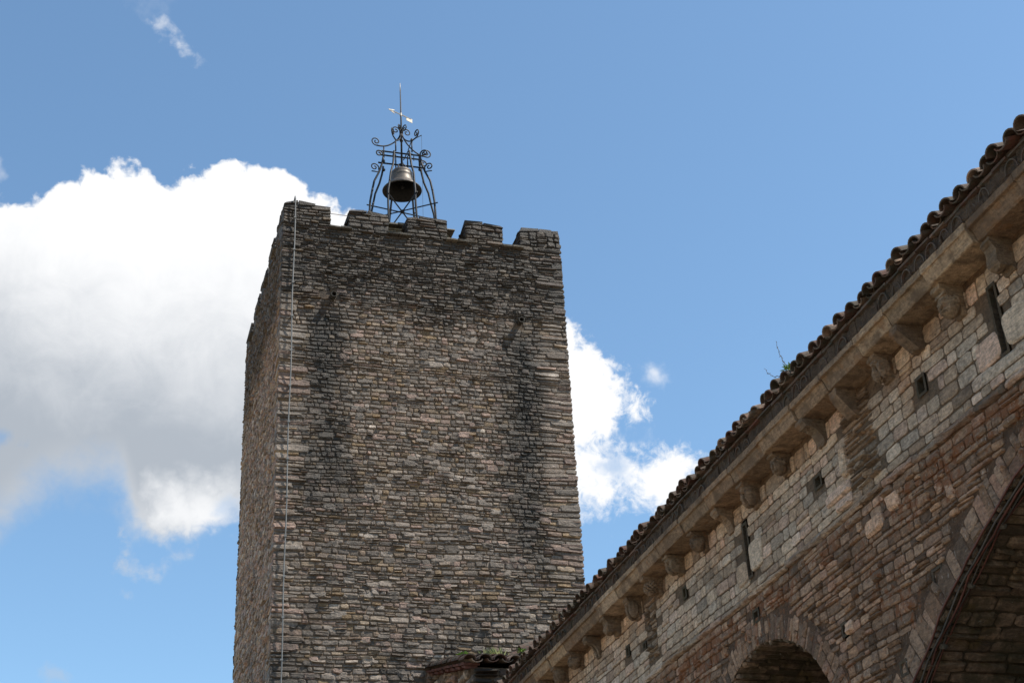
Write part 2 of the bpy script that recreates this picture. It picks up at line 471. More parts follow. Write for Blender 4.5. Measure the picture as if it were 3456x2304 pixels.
M_cable = simple('galvanised_strap', (.14, .14, .136), .6, .0, .25, 12)
M_red = simple('red_brown_cable', (.085, .026, .017), .6, 0, .35, 8)
M_dkcable = simple('dark_cable', (.05, .045, .04), .6, 0, .4, 8)
M_rope = simple('pinkish_rod', (.45, .36, .30), .7, 0, .2, 8)
M_slate = stone_mat('slate_slab', [(0, (.10, .09, .075)), (1, (.19, .165, .13))], stain=None)
M_hut = stone_mat('hut_render', [(0, (.17, .12, .07)), (.5, (.25, .18, .11)), (1, (.30, .23, .15))], mortar=True)
def leaf_mat(name, a, b_):
    mt, N, b = new_mat(name)
    P, X = pos_nodes(N); t = tone_nodes(N)
    N.l.new(N.mix(t[1], a, b_), b.inputs['Base Color'])
    b.inputs['Roughness'].default_value = .55
    b.inputs['Transmission Weight'].default_value = 0
    return mt
M_leaf = leaf_mat('green_leaf', (.06, .12, .02), (.20, .34, .05))
M_grass = leaf_mat('dry_grass', (.10, .13, .03), (.28, .27, .10))
M_twig = simple('dry_twig', (.10, .08, .055), .8, 0, .3, 30)
M_ground = None

# ------------------------------------------------------------------ ground
mt, N, b = new_mat('paving'); P, X = pos_nodes(N)
n = N.noise(P, .8, 6, .6); n2 = N.noise(P, 14, 5, .6)
c = N.ramp(N.add(N.mul(n, .6), N.mul(n2, .4)), [(.3, (.33, .25, .165)), (.7, (.50, .39, .27))])
br = N.new('ShaderNodeTexBrick'); N.l.new(P, br.inputs['Vector']); br.inputs['Scale'].default_value = 1.6
br.inputs['Mortar Size'].default_value = .012; br.inputs['Color1'].default_value = (1, 1, 1, 1); br.inputs['Color2'].default_value = (.85, .85, .85, 1); br.inputs['Mortar'].default_value = (.4, .38, .35, 1)
N.l.new(N.mix(1.0, c, br.outputs[0], 'MULTIPLY'), b.inputs['Base Color']); b.inputs['Roughness'].default_value = .9
g = MB(); S = 1500
g.add([(-S, -S, 0), (S, -S, 0), (S, S, 0), (-S, S, 0)], [(0, 1, 2, 3)])
go = g.build('ground', mt); go['kind'] = 'structure'

# ------------------------------------------------------------------ tower
TX0, TX1, TY0, TY1 = 3.43, 9.41, 26.4, 32.5
ZS, ZT = 19.0, 19.56           # sill of the crenels, top of the merlons
tower = thing('stone_tower', 'tall square rubble stone tower with battlements, stained black at the top', 'tower', (TX0, TY0, 0))
def rel(o, root):
    o.location = Vector(o.location) - root.location
    return o
def wob(u, v): return .012 * math.sin(1.3 * u + 1.9 * v) + .008 * math.sin(4.1 * u + 2.3 * v + 1)
def P_front(y): return lambda u, v, d: (u, y - d, v + wob(u, v))
def P_left(x): return lambda u, v, d: (x - d, u, v + wob(u, v))
def P_right(x): return lambda u, v, d: (x + d, u, v + wob(u, v))
def P_back(y): return lambda u, v, d: (u, y + d, v + wob(u, v))
rng = random.Random(7)
SP = [(4.46, 17.32), (8.40, 17.15)]
def sp_skip(a, b, c, d): return any(a < x + .07 and b > x - .07 and c < z + .07 and d > z - .07 for x, z in SP)
mb = MB()
mb.box(TX0 + .004, TX1 - .004, TY0 + .004, TY1 - .004, 0, ZS - .02, mi=1)
def tower_face(Pm, u0, u1, seed, skip=None, z0=8.2, tn=None):
    r = random.Random(seed); tn = tn or tone_of
    courses(mb, Pm, u0, u1, z0, 12.6, (.055, .125), (.09, .28), (.002, .030), r, .015, skip, .15, (.3, .6), rough=.16, tone=tn)
    courses(mb, Pm, u0, u1, 12.6, 16.75, (.052, .11), (.075, .21), (.003, .027), r, .015, skip, .10, (.3, .62), rough=.16, tone=tn)
    courses(mb, Pm, u0, u1, 16.75, ZS, (.042, .095), (.075, .24), (.003, .034), r, .013, skip, .25, (.22, .5), rough=.16, tone=tn)
    courses(mb, Pm, u0, u1, 0.0, z0, (.22, .34), (.4, .8), (.02, .05), r, .018, None, 0)
tower_face(P_front(TY0), TX0 - .03, TX1 + .03, 11, sp_skip)
# long corner stones and odd bigger blocks, standing a little proud
rq = random.Random(19)
def quoins(Pm, ua, sgn_, z0, z1):
    z = z0
    while z < z1:
        h = rq.uniform(.08, .19); l = rq.choice((rq.uniform(.22, .34), rq.uniform(.4, .66)))
        if rq.random() < .62:
            a, b_ = (ua, ua + l) if sgn_ > 0 else (ua - l, ua)
            stone(mb, Pm, a, b_, z + .008, z + h - .008, rq.uniform(.022, .036), rq, (rq.uniform(.75, 1.15) * (1 if sgn_ > 0 else .72), rq.choice((.5, .74, .76, .2, .62)), rq.random()), .13)
        z += h
for Pm_, ua_, s_ in ((P_front(TY0), TX0 - .035, 1), (P_front(TY0), TX1 + .035, -1), (P_left(TX0), TY0 - .02, 1)):
    quoins(Pm_, ua_, s_, 8.4, ZS)
for _ in range(260):
    u = rq.uniform(TX0 + .5, TX1 - .8); z = rq.uniform(8.6, 16.8); h = rq.uniform(.08, .14); l = rq.uniform(.13, .32)
    if sp_skip(u, u + l, z, z + h): continue
    stone(mb, P_front(TY0), u, u + l, z, z + h, rq.uniform(.018, .028), rq, (rq.uniform(.7, 1.15), rq.choice((.5, .2, .1, .74, .36)), rq.random()), .15)
tower_face(P_left(TX0), TY0 - .01, TY1 + .02, 12, tn=lambda r_: (r_.uniform(.9, 1.5), r_.choice((.62, .74, .76, .5, .84, .98)), .5))
tower_face(P_right(TX1), TY0, TY1 + .02, 13, z0=9.8)
tower_face(P_back(TY1), TX0 - .03, TX1 + .03, 14, z0=16)
rel(mb.build('wall', [M_tower, M_tmortar], tower), tower)

def merlon(x0, x1, y0, y1, z0, z1, seed, sides='flrb'):
    r = random.Random(seed); q = MB()
    dz = r.uniform(-.03, .03)
    q.box(x0 + .005, x1 - .005, y0 + .005, y1 - .005, z0 - .02, z1 + dz - .05, mi=1)
    kw = dict(h=(.07, .15), l=(.12, .32), prot=(.008, .034), rng=r, gap=.014, split=.15, rough=.16)
    courses(q, P_front(y0), x0 - .02, x1 + .02, z0, z1 + dz - .05, **kw)
    courses(q, P_left(x0), y0, y1, z0, z1 + dz - .05, **kw)
    courses(q, P_right(x1), y0, y1, z0, z1 + dz - .05, **kw)
    courses(q, P_back(y1), x0 - .02, x1 + .02, z0, z1 + dz - .05, **kw)
    # rough capping slabs
    x = x0 - .025
    while x < x1 + .01:
        w = min(r.uniform(.26, .5), x1 + .025 - x)
        if x1 + .025 - x - w < .12: w = x1 + .025 - x
        hgt = r.uniform(.04, .085)
        nseg = 4; pr = []
        q.box(x + .004, x + w - .004, y0 - .02 + r.uniform(-.02, .02), y1 + .02, z1 + dz - .06, z1 + dz - .05 + hgt, tone_of(r, .45, .9), jit=.022, rng=r)
        if r.random() < .6:
            q.box(x + w * .1, x + w * .8, y0 + .03, y1 - .05, z1 + dz - .05 + hgt - .004, z1 + dz - .02 + hgt, tone_of(r, .45, .9), jit=.012, rng=r)
        x += w
    cx_, cy_ = (x0 + x1) / 2, (y0 + y1) / 2; nv_ = []
    for (a, b_, c_) in q.v:      # worn, slightly rounded head
        t_ = min(1, max(0, (c_ - (z1 - .2)) / .24)); t_ = t_ * t_
        nz_ = mnoise.noise(Vector((a * 3.1 + seed, b_ * 3.1, c_ * 2)))
        ex_ = abs(a - cx_) / max(.01, (x1 - x0) / 2); ex_ = min(1.2, ex_) ** 4
        nv_.append((cx_ + (a - cx_) * (1 - .075 * t_ * (1 + nz_)), cy_ + (b_ - cy_) * (1 - .06 * t_ * (1 + nz_)), c_ - t_ * (.05 * ex_ * (1 + .8 * nz_) + .03 * nz_)))
    q.v = nv_
    return rel(q.build('merlon', [M_tower, M_tmortar], tower), tower)
WT = .5
FX = [(3.43, 4.39), (4.80, 5.62), (6.05, 6.89), (7.31, 8.12), (8.54, 9.41)]
for i, (a, b_) in enumerate(FX):
    merlon(a, b_, TY0, TY0 + (1.0 if i == 0 else .95 if i == 4 else WT), ZS, ZT, 30 + i)
LY = [(27.82, 28.62), (29.05, 29.87), (30.3, 31.12), (31.55, 32.5)]
for i, (a, b_) in enumerate(LY):
    merlon(TX0, TX0 + WT, a, b_, ZS, ZT, 40 + i)
    merlon(TX1 - WT, TX1, a, b_, ZS, ZT, 50 + i)
for i, (a, b_) in enumerate(FX[1:4]):
    merlon(a, b_, TY1 - WT, TY1, ZS, ZT, 60 + i)
# thin slabs that cover the crenel sills
def sill(x0, x1, y0, y1, seed):
    r = random.Random(seed); q = MB()
    n = max(1, round(max(x1 - x0, y1 - y0) / .3))
    for k in range(n):
        if x1 - x0 > y1 - y0 or x1 - x0 > .45: a, b_, c_, d_ = x0 + (x1 - x0) * k / n + .003, x0 + (x1 - x0) * (k + 1) / n - .003, y0, y1
        else: a, b_, c_, d_ = x0, x1, y0 + (y1 - y0) * k / n + .003, y0 + (y1 - y0) * (k + 1) / n - .003
        q.box(a, b_, c_, d_, ZS - .012, ZS + .028, tone_of(r, .5, .8), jit=.009, rng=r)
    return rel(q.build('crenel_slab', M_slate, tower), tower)
for i in range(4):
    sill(FX[i][1] - .02, FX[i + 1][0] + .04, TY0 - .10, TY0 + WT, 70 + i)
ly = [(TY0, 27.4)] + LY
for i in range(4):
    sill(TX0 - .09, TX0 + WT, ly[i][1] - .02, ly[i + 1][0] + .02, 80 + i)
# drain spouts: short stone-coloured pipes with a dark bore
for i, (x, z) in enumerate(SP):
    q = MB(); n = 12; r = .065
    ring = lambda rr, y, dz: [(x + rr * math.cos(2 * math.pi * k / n), y, z + dz + rr * math.sin(2 * math.pi * k / n)) for k in range(n)]
    vs = ring(r, TY0 + .05, .03) + ring(r, TY0 - .20, -.01) + ring(r * .74, TY0 - .20, -.01) + ring(r * .74, TY0 + .25, .05)
    fs = [(a * n + k, a * n + (k + 1) % n, (a + 1) * n + (k + 1) % n, (a + 1) * n + k) for a in range(3) for k in range(n)]
    fs.append(tuple(3 * n + k for k in range(n)))
    q.add(vs, fs, (.3, .5, .5))
    rel(q.build('drain_spout', M_slate, tower), tower)
# tower deck and the small stair hut that carries the bell cage
q = MB(); q.box(TX0 + .3, TX1 - .3, TY0 + .3, TY1 - .3, ZS - .25, ZS - .1)
rel(q.build('deck', M_slate, tower), tower)
HX0, HX1, HY0, HY1, HZ = 5.62, 7.12, 27.1, 29.0, 19.66
q = MB(); r = random.Random(5)
q.box(HX0 + .02, HX1 - .02, HY0 + .02, HY1 - .02, ZS - .15, HZ, mi=1)
kw = dict(h=(.08, .16), l=(.2, .5), prot=(.008, .02), rng=r, gap=.012, split=.1)
courses(q, P_front(HY0), HX0, HX1, ZS - .1, HZ - .03, **kw)
courses(q, P_left(HX0), HY0, HY1, ZS - .1, HZ - .03, **kw)
courses(q, P_right(HX1), HY0, HY1, ZS - .1, HZ - .03, **kw)
hut = rel(q.build('stair_hut', [M_hut, M_hut], tower), tower)
q = MB()
for k in range(5):
    for jx in range(4):
        x = HX0 - .09 + (HX1 - HX0 + .2) * jx / 4
        y = HY0 - .12 + (HY1 - HY0 + .24) * k / 5
        q.box(x, x + .43, y, y + .47, HZ + .004 + .02 * (jx % 2) + .012 * (k % 2), HZ + .045 + .02 * (jx % 2) + .012 * (k % 2), tone_of(r, .8, 1.6), jit=.012, rng=r)
q.box(5.80, 7.10, 27.35, 28.75, HZ + .075, HZ + .20, (1.2, .5, .5), jit=.02, rng=r)
rf = q.build('roof', M_slate, hut)
rf.location = (0, 0, 0)

# ------------------------------------------------------------------ lightning conductor down the tower
lc = thing('lightning_conductor', 'thin grey metal strap running down the left edge of the tower front', 'cable', (3.62, TY0 - .08, 8))
q = MB()
pts = [(3.66, TY0 + .35, ZT + .10), (3.655, TY0 + .12, ZT + .13), (3.65, TY0 - .02, ZT + .12), (3.648, TY0 - .085, ZT + .02)]
z = ZT - .1
while z > 8.0:
    pts.append((3.648 - (19.4 - z) * .0045 + .008 * math.sin(z * 2.1), TY0 - .085 - .01 * math.sin(z * 1.3), z)); z -= .35
q.tube(pts, .014, 6)
rel(q.build('strap', M_cable, lc), lc)
z = ZT - .45
while z > 8.4:
    q = MB(); x = 3.648 - (19.4 - z) * .0045
    q.box(x - .025, x + .025, TY0 - .108, TY0 + .0, z - .016, z + .016)
    rel(q.build('clip', M_cable, lc), lc); z -= .78
rod = MB(); rod.tube([(4.1, 26.8, 19.60), (4.4, 26.8, 19.632), (4.8, 26.8, 19.622), (5.1, 26.8, 19.60)], .008, 6)
tag(rod.build('tie_rod', M_rope), 'thin pinkish rod across the leftmost gap in the tower battlements', 'rod')

# ------------------------------------------------------------------ bell cage
CX, CY, CB = 6.31, 28.05, HZ + .2       # centre, base height
cage = thing('bell_cage', 'black wrought iron bell cage with curled scrolls on top of the tower', 'bell cage', (CX, CY, CB))
def pol(r, a, z): return (CX + r * math.cos(a), CY + r * math.sin(a), z)
ANG = [R_(10 + 45 * k) for k in range(8)]
ZR1, ZR2 = 22.02, 22.30      # two square frames of bars
def scroll(cx_r, cz, a, r0, turns, start, sgn_=1, n=26, rmin=.018):
    """spiral in the vertical plane through the axis at angle a; starts at polar angle start with radius r0"""
    pts = []
    for i in range(n + 1):
        t = i / n
        th = start + sgn_ * turns * 2 * math.pi * t
        rr = r0 + (rmin - r0) * t
        pts.append(pol(cx_r + rr * math.cos(th), a, cz + rr * math.sin(th)))
    return pts
def bez(p, n=14):
    out_ = []
    for i in range(n + 1):
        t = i / n; q_ = list(p)
        while len(q_) > 1: q_ = [tuple(a + (b_ - a) * t for a, b_ in zip(u, w)) for u, w in zip(q_, q_[1:])]
        out_.append(q_[0])
    return out_
rng = random.Random(3)
for k, a in enumerate(ANG):
    q = MB()
    w = rng.uniform(-.02, .02)
    prof = [(.83, CB - .02), (.80, 20.5), (.775, 20.85), (.72 + w, 21.15), (.67 + w, 21.42), (.56 + w, 21.68), (.50, 21.9), (.475, 22.02), (.46, 22.12)]
    pts = [pol(r_, a + .02 * math.sin(z_ * 3 + k), z_) for r_, z_ in prof]
    # curl outwards at the head
    hx = scroll(.555, 22.21, a, .095, 1.35, math.pi * 1.05, -1, 24, .02)
    sm = []
    for i in range(len(pts) - 1):
        sm += [tuple(u + (v - u) * t for u, v in zip(pts[i], pts[i + 1])) for t in (0, .5)]
    sm.append(pts[-1])
    q.tube(sm, .024, 6)
    if k in (0, 4, 7): q.tube([pts[-1]] + hx, .017, 6)
    # knuckle where the leg passes the frame
    q.blob(pol(.45, a, ZR1), (.04, .04, .045), nu=7, nv=5)
    q.blob(pol(.72 + w, a, 21.15), (.028, .028, .03), nu=6, nv=4)
    rel(q.build('leg', M_iron, cage, smooth=True), cage)
    if k in (4, 7):
        q = MB()
        q.tube(scroll(.67, 21.80, a, .11, 1.35, math.pi * 1.15, -1, 24, .02), .015, 6)
        q.tube([pol(.55, a, 21.69), pol(.74, a, 21.67)], .015, 6)
        rel(q.build('side_scroll', M_iron, cage, smooth=True), cage)
# crossing bars between the feet
for k in range(4):
    q = MB(); a = ANG[k]; zb = 20.72 + .015 * k
    q.tube([pol(.86, a, zb), pol(-.86, a, zb)], .016, 6)
    rel(q.build('cross_bar', M_iron, cage), cage)
q = MB(); q.blob((CX, CY, 20.745), (.05, .05, .05)); rel(q.build('hub', M_iron, cage), cage)
# square frames the bell hangs from
for zf, hw, ex in ((ZR1, .0, .55), (ZR2, .075, .42)):
    q = MB(); th = 0.0
    def rot(x, y): return (CX + x * math.cos(th) - y * math.sin(th), CY + x * math.sin(th) + y * math.cos(th), zf)
    for s_ in (-1, 1):
        q.tube([rot(-hw - ex, s_ * hw), rot(hw + ex, s_ * hw)], .021, 6)
    if zf == ZR1:
        q.tube([rot(-.42, .05), rot(.0, .05)], .016, 6) if False else None
        for s_ in (-.14, .14): q.tube([rot(s_, 0), (rot(s_, 0)[0], rot(s_, 0)[1], ZR2)], .014, 6)
    rel(q.build('frame', M_iron, cage), cage)
# four ribs that sweep up to the pole, each with a scroll at foot and head
for k, dg in enumerate((190, 10, 240, 290)):
    a = R_(dg)
    q = MB()
    rib = [(r_, z_) for r_, z_ in [(.0, 0)]][:0]
    body = bez([(.02, 22.93), (.05, 22.70), (.20, 22.62), (.30, 22.45), (.44, 22.42), (.62, 22.42)], 18)
    q.tube([pol(r_, a, z_) for r_, z_ in body], .017, 6)
    q.tube([pol(.62, a, 22.42)] + scroll(.63, 22.53, a, .115, 1.4, -math.pi / 2, 1, 26, .02), .015, 6)
    q.tube([pol(.03, a, 22.90)] + scroll(.14, 22.98, a, .105, 1.3, math.pi * .95, -1, 24, .02), .014, 6)
    q.tube([pol(.44, a, 22.12), pol(.44, a, 22.42)], .016, 6)
    rel(q.build('top_rib', M_iron, cage, smooth=True), cage)
q = MB()
q.tube([(CX, CY, 22.0), (CX, CY, 23.3), (CX - .01, CY, 24.15)], [.026, .02, .013], 7)
for z_ in (22.72, 22.95, 23.02): q.blob((CX, CY, z_), (.045, .045, .05), nu=8, nv=6)
pole = rel(q.build('pole', M_iron, cage, smooth=True), cage)
q = MB(); q.tube([(CX - .01, CY, 24.15), (CX - .012, CY, 24.40)], [.013, .006], 6)
pt = q.build('bright_tip', M_gilt, pole, smooth=True); pt.location = (0, 0, 0)
# bell-pull lever
q = MB()
q.tube([(CX + .12, CY - .15, 22.35), (CX + .20, CY - .2, 22.62), (CX + .43, CY - .22, 22.78)], .012, 6)
q.tube([(CX + .12, CY - .15, 22.33), (CX + .02, CY - .1, 22.1)], .014, 6)
q.blob((CX + .2, CY - .2, 22.62), (.035, .035, .05), nu=7, nv=5)
q.tube([(CX + .24, CY - .2, 22.05), (CX + .24, CY - .2, 22.22), (CX + .13, CY - .2, 22.24)], .012, 6)
rel(q.build('hammer_lever', M_iron, cage), cage)
q = MB(); q.tube([(CX + .43, CY - .22, 22.77), (CX + .425, CY - .21, 20.0)], .0035, 5)
tag(q.build('pull_wire', M_dkcable), 'hair thin wire hanging from the lever of the bell cage', 'wire')

# weather vane on the pole
vane = thing('weather_vane', 'pale arrow weather vane with a square tail plate on the pole above the bell', 'weather vane', (CX - .005, CY, 23.47))
vd = Vector((-.92, -.40, .02)).normalized(); vs_ = Vector((0, 0, 1))
vc = Vector((CX - .005, CY, 23.47))
q = MB(); q.tube([vc - vd * .30, vc + vd * .30], .014, 6); q.tube([vc + vs_ * -.04, vc + vs_ * .04], .026, 8)
rel(q.build('arrow_shaft', M_gilt, vane), vane)
def plate(poly, nrm, th, name):
    q = MB(); n = len(poly); nr = Vector(nrm) * th / 2
    q.add([tuple(p + nr) for p in poly] + [tuple(p - nr) for p in poly],
          [tuple(range(n)), tuple(range(n, 2 * n))[::-1]] + [(i, n + i, n + (i + 1) % n, (i + 1) % n) for i in range(n)])
    return rel(q.build(name, M_gilt, vane), vane)
nrm = vd.cross(vs_).normalized()
h0 = vc + vd * .22
plate([h0 + vd * .14, h0 + vs_ * .06 - vd * .05, h0 + vd * .02, h0 - vs_ * .06 - vd * .05], nrm, .012, 'arrow_head')
t0 = vc - vd * .16
plate([t0 + vs_ * .01, t0 - vd * .17 + vs_ * .01, t0 - vd * .17 - vs_ * .10, t0 - vs_ * .09], nrm, .010, 'tail_plate')

# bell
bell = thing('bell', 'weathered bronze bell hanging inside the iron cage above the tower', 'bell', (CX, CY, 21.25))
def lathe(prof, n=40):
    q = MB(); vs = []; fs = []
    for r_, z_ in prof:
        for k in range(n): vs.append((CX + r_ * math.cos(2 * math.pi * k / n), CY + r_ * math.sin(2 * math.pi * k / n), z_))
    for i in range(len(prof) - 1):
        for k in range(n):
            k2 = (k + 1) % n; fs.append((i * n + k, i * n + k2, (i + 1) * n + k2, (i + 1) * n + k))
    q.add(vs, fs); return q
BZ = 21.30
o_ = [(.435, 0), (.44, .012), (.432, .03), (.395, .075), (.385, .082), (.345, .14), (.30, .20), (.285, .215), (.277, .235), (.262, .29), (.25, .36), (.243, .43), (.247, .44), (.246, .455), (.238, .465), (.235, .54), (.238, .55), (.232, .57), (.215, .61), (.17, .645), (.08, .662), (.0, .665)]
q = lathe([(r_ * 1.03, BZ + z_ * .87) for r_, z_ in o_]); rel(q.build('bell_body', M_bronze, bell, smooth=True), bell)
i_ = [(.434, -.001), (.40, .006), (.36, .06), (.30, .15), (.255, .23), (.235, .32), (.215, .5), (.15, .60), (0, .62)]
q = lathe([(r_ * 1.03, BZ + z_ * .87) for r_, z_ in i_]); rel(q.build('bell_inside', M_bellshade, bell, smooth=True), bell)
q = MB(); q.tube([(CX, CY, BZ + .6), (CX + .01, CY, BZ + .12)], .018, 6); q.blob((CX + .01, CY, BZ + .12), (.045, .045, .05))
rel(q.build('clapper', M_bellshade, bell, smooth=True), bell)
q = MB()
for s_ in (-1, 1):
    q.tube([(CX + s_ * .07, CY, BZ + .57), (CX + s_ * .085, CY, BZ + .72), (CX, CY, BZ + .76)], .024, 7)
    q.tube([(CX, CY + s_ * .07, BZ + .58), (CX, CY + s_ * .085, BZ + .72), (CX, CY, BZ + .76)], .024, 7)
    q.tube([(CX + s_ * .14, CY, BZ + .55), (CX + s_ * .14, CY, BZ + .84)], .016, 6)
rel(q.build('crown', M_iron, bell), bell)

# ------------------------------------------------------------------ church
XW = 8.20                       # outer face of the side wall, before CF is applied
CY0, CY1 = 3.0, 27.3
church = thing('stone_church', 'long stone church with carved corbels under tiled eaves and deep arches', 'church', (XW, 14.0, 0))
A1 = (16.75, 5.18, 2.0, .30, 90)    # centre Y, centre Z, radius, ring depth, half angle of the arc
A2 = (7.909, -1.573, 9.095, .32, 46.5)
def in_arch(y, z, pad):
    for cy, cz, R, rg, ha in (A1, A2):
        if z > cz + R * math.cos(R_(ha)):
            if math.hypot(y - cy, z - cz) < R + rg * pad: return True
        elif abs(y - cy) < R * math.sin(R_(ha)): return True
    return False
SLITS = [(16.645, 16.735, 8.08, 8.76), (10.70, 10.785, 8.14, 8.84)]
PUT = [(12.14, 12.26, 8.44, 8.60), (14.56, 14.69, 8.43, 8.54), (18.78, 18.86, 8.54, 8.66), (16.62, 16.74, 7.49, 7.60), (12.48, 12.62, 6.51, 6.64),
       (21.17, 21.25, 8.44, 8.56), (13.42, 13.51, 5.87, 5.97), (14.52, 14.58, 6.63, 6.73), (20.47, 20.54, 8.33, 8.40)]
HOLES = SLITS + PUT
PIL = (13.22, 13.90, 7.98, 9.04)
PIL2 = (19.95, 20.35, 8.05, 8.95)
def hits(a, b_, c_, d_, q_): return a < q_[1] and b_ > q_[0] and c_ < q_[3] and d_ > q_[2]
def wskip(a, b_, c_, d_):
    y, z = (a + b_) / 2, (c_ + d_) / 2
    for p_, q_ in ((a, c_), (b_, c_), (a, d_), (b_, d_), (y, z)):
        if in_arch(p_, q_, .93): return True
    for h_ in HOLES:
        if hits(a, b_, c_, d_, h_): return True
    return False
def wskip_up(a, b_, c_, d_):
    y_, z_ = (a + b_) / 2, (c_ + d_) / 2; w_ = .05 * math.sin(z_ * 11) + .04 * math.sin(z_ * 23)
    if PIL[0] + w_ < y_ < PIL[1] + .03 - w_ * .7 and z_ > PIL[2] - .02 or hits(a + .03, b_ - .03, c_ + .03, d_ - .03, PIL2): return True
    return wskip(a, b_, c_, d_)
def wobc(u, v): return .018 * math.sin(1.1 * u + .7 * v) + .008 * math.sin(3.7 * u + 2.9 * v)
def P_wall(u, v, d): return (XW - d, u, v + wobc(u, v))
def P_wall_in(u, v, d): return (XW + .008 - d, u, v + wobc(u, v))
q = MB(); r = random.Random(21)
# mortar bed as a grid with real openings
GS = .085
ny = int((CY1 - CY0) / GS); nz = int(9.4 / GS)
def gridpt(i, k): return (XW + .006 + .009 * mnoise.noise(Vector((i * .35, k * .35, 3))), CY0 + i * GS, k * GS)
idx = {}; gv = []; gf = []
def gi(i, k):
    if (i, k) not in idx: idx[(i, k)] = len(gv); gv.append(gridpt(i, k))
    return idx[(i, k)]
for i in range(ny):
    for k in range(nz):
        y, z = CY0 + (i + .5) * GS, (k + .5) * GS
        if in_arch(y, z, .5): continue
        if any(h_[0] - .045 < y < h_[1] + .045 and h_[2] - .045 < z < h_[3] + .045 for h_ in HOLES): continue
        gf.append((gi(i, k), gi(i, k + 1), gi(i + 1, k + 1), gi(i + 1, k)))
q.add(gv, gf, mi=1)
up_tone = lambda r_: (min(1.35, max(.6, r_.gauss(.98, .17))), r_.random(), r_.random())
lo_tone = lambda r_: (min(1.3, max(.35, r_.gauss(.80, .24))), r_.random(), r_.random())
pil_tone = lambda r_: (r_.uniform(.25, .75), r_.choice((.6, .75, .0, .6, .3)), .5)
courses(q, P_wall, CY0, CY1, 7.90, 9.07, (.09, .165), (.12, .40), (.001, .014), r, .012, wskip_up, .10, None, up_tone, .09)
# rough rubble where a pilaster was cut away
courses(q, P_wall_in, PIL[0], PIL[1], PIL[2], PIL[3], (.045, .10), (.14, .36), (.012, .05), r, .02, wskip, .3, None, pil_tone, .16)
courses(q, P_wall_in, PIL2[0], PIL2[1], PIL2[2], PIL2[3], (.055, .11), (.14, .3), (.01, .05), r, .02, wskip, .3, None, pil_tone, .16)
courses(q, P_wall, CY0, CY1, 4.3, 7.79, (.06, .135), (.09, .28), (.0, .034), r, .014, wskip, .2, None, lo_tone, .17)
courses(q, P_wall, CY0, CY1, 0, 4.3, (.2, .32), (.3, .7), (.02, .05), r, .02, wskip, .05, None, lo_tone, .12)
# pale dressed blocks beside the cut pilaster and the slits
def block(y0, y1, z0, z1, p_, t_): stone(q, P_wall, y0, y1, z0, z1, p_, r, t_, .05)
block(13.90, 14.02, 8.25, 8.6, .06, (1.35, .05, .5)); block(13.88, 14.5, 8.06, 8.2, .05, (1.2, .9, .5)); block(13.9, 14.3, 7.92, 8.05, .045, (1.15, .9, .5))
block(16.26, 16.63, 8.12, 8.5, .035, (1.15, .3, .5)); block(16.75, 17.08, 8.04, 8.34, .03, (1.15, .7, .5))
block(10.28, 10.69, 8.16, 8.50, .02, (1.2, .3, .5)); block(10.79, 11.2, 8.14, 8.42, .02, (1.2, .88, .5)); block(10.4, 11.2, 8.0, 8.12, .02, (1.1, .45, .5))
# two big pale stones that stick out just below the string course
block(12.98, 13.22, 7.50, 7.68, .045, (1.5, .98, .5)); block(13.36, 13.74, 7.40, 7.58, .05, (1.45, .98, .5))
block(14.33, 14.51, 6.58, 6.72, .04, (1.5, .98, .5)); block(12.0, 12.1, 7.2, 7.40, .04, (1.4, .98, .5))
rel(q.build('wall', [M_church, M_cmortar], church), church)
# rear volume of the church so that it is a solid building
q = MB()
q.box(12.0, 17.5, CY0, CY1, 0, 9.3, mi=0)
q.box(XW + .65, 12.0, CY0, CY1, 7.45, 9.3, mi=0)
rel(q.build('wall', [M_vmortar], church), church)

# slit windows and putlog holes: pockets that go into the wall
def pocket(y0, y1, z0, z1, depth, name, mat_):
    q = MB(); x0, x1 = XW - .012, XW + depth; e = .035
    vs = [(x0, y0, z0), (x0, y1, z0), (x0, y1, z1), (x0, y0, z1), (x1, y0 + .0, z0), (x1, y1, z0), (x1, y1, z1), (x1, y0, z1)]
    vs += [(x0 - .0, y0 - e, z0 - e), (x0, y1 + e, z0 - e), (x0, y1 + e, z1 + e), (x0, y0 - e, z1 + e)]
    q.add(vs, [(0, 1, 5, 4), (1, 2, 6, 5), (2, 3, 7, 6), (3, 0, 4, 7), (4, 5, 6, 7), (8, 9, 1, 0), (9, 10, 2, 1), (10, 11, 3, 2), (11, 8, 0, 3)], (.9, .5, .5))
    return rel(q.build(name, mat_, church), church)
for s_ in SLITS: pocket(*s_, .6, 'slit_window', M_vmortar)
for s_ in PUT: pocket(*s_, .4, 'wall_hole', M_vmortar)

# string course
q = MB(); y = CY0
while y < CY1 - .05:
    l_ = min(r.uniform(.45, 1.1), CY1 - y); o_x = r.uniform(-.012, .012); t_ = lo_tone(r); t_ = (t_[0] * .95, t_[1], t_[2])
    pr = [(0, 7.80), (.03 + o_x, 7.805), (.048 + o_x, 7.825), (.045 + o_x, 7.86), (.0, 7.90)]
    q.extrude([(-a, b_ + wobc(y, b_)) for a, b_ in pr], (1, 0, 0), (0, 0, 1), (0, 1, 0), (XW, y + .004, 0), l_ - .008, t_, seg=6, jit=.011, rng=r)
    y += l_
rel(q.build('string_course', M_church, church), church)

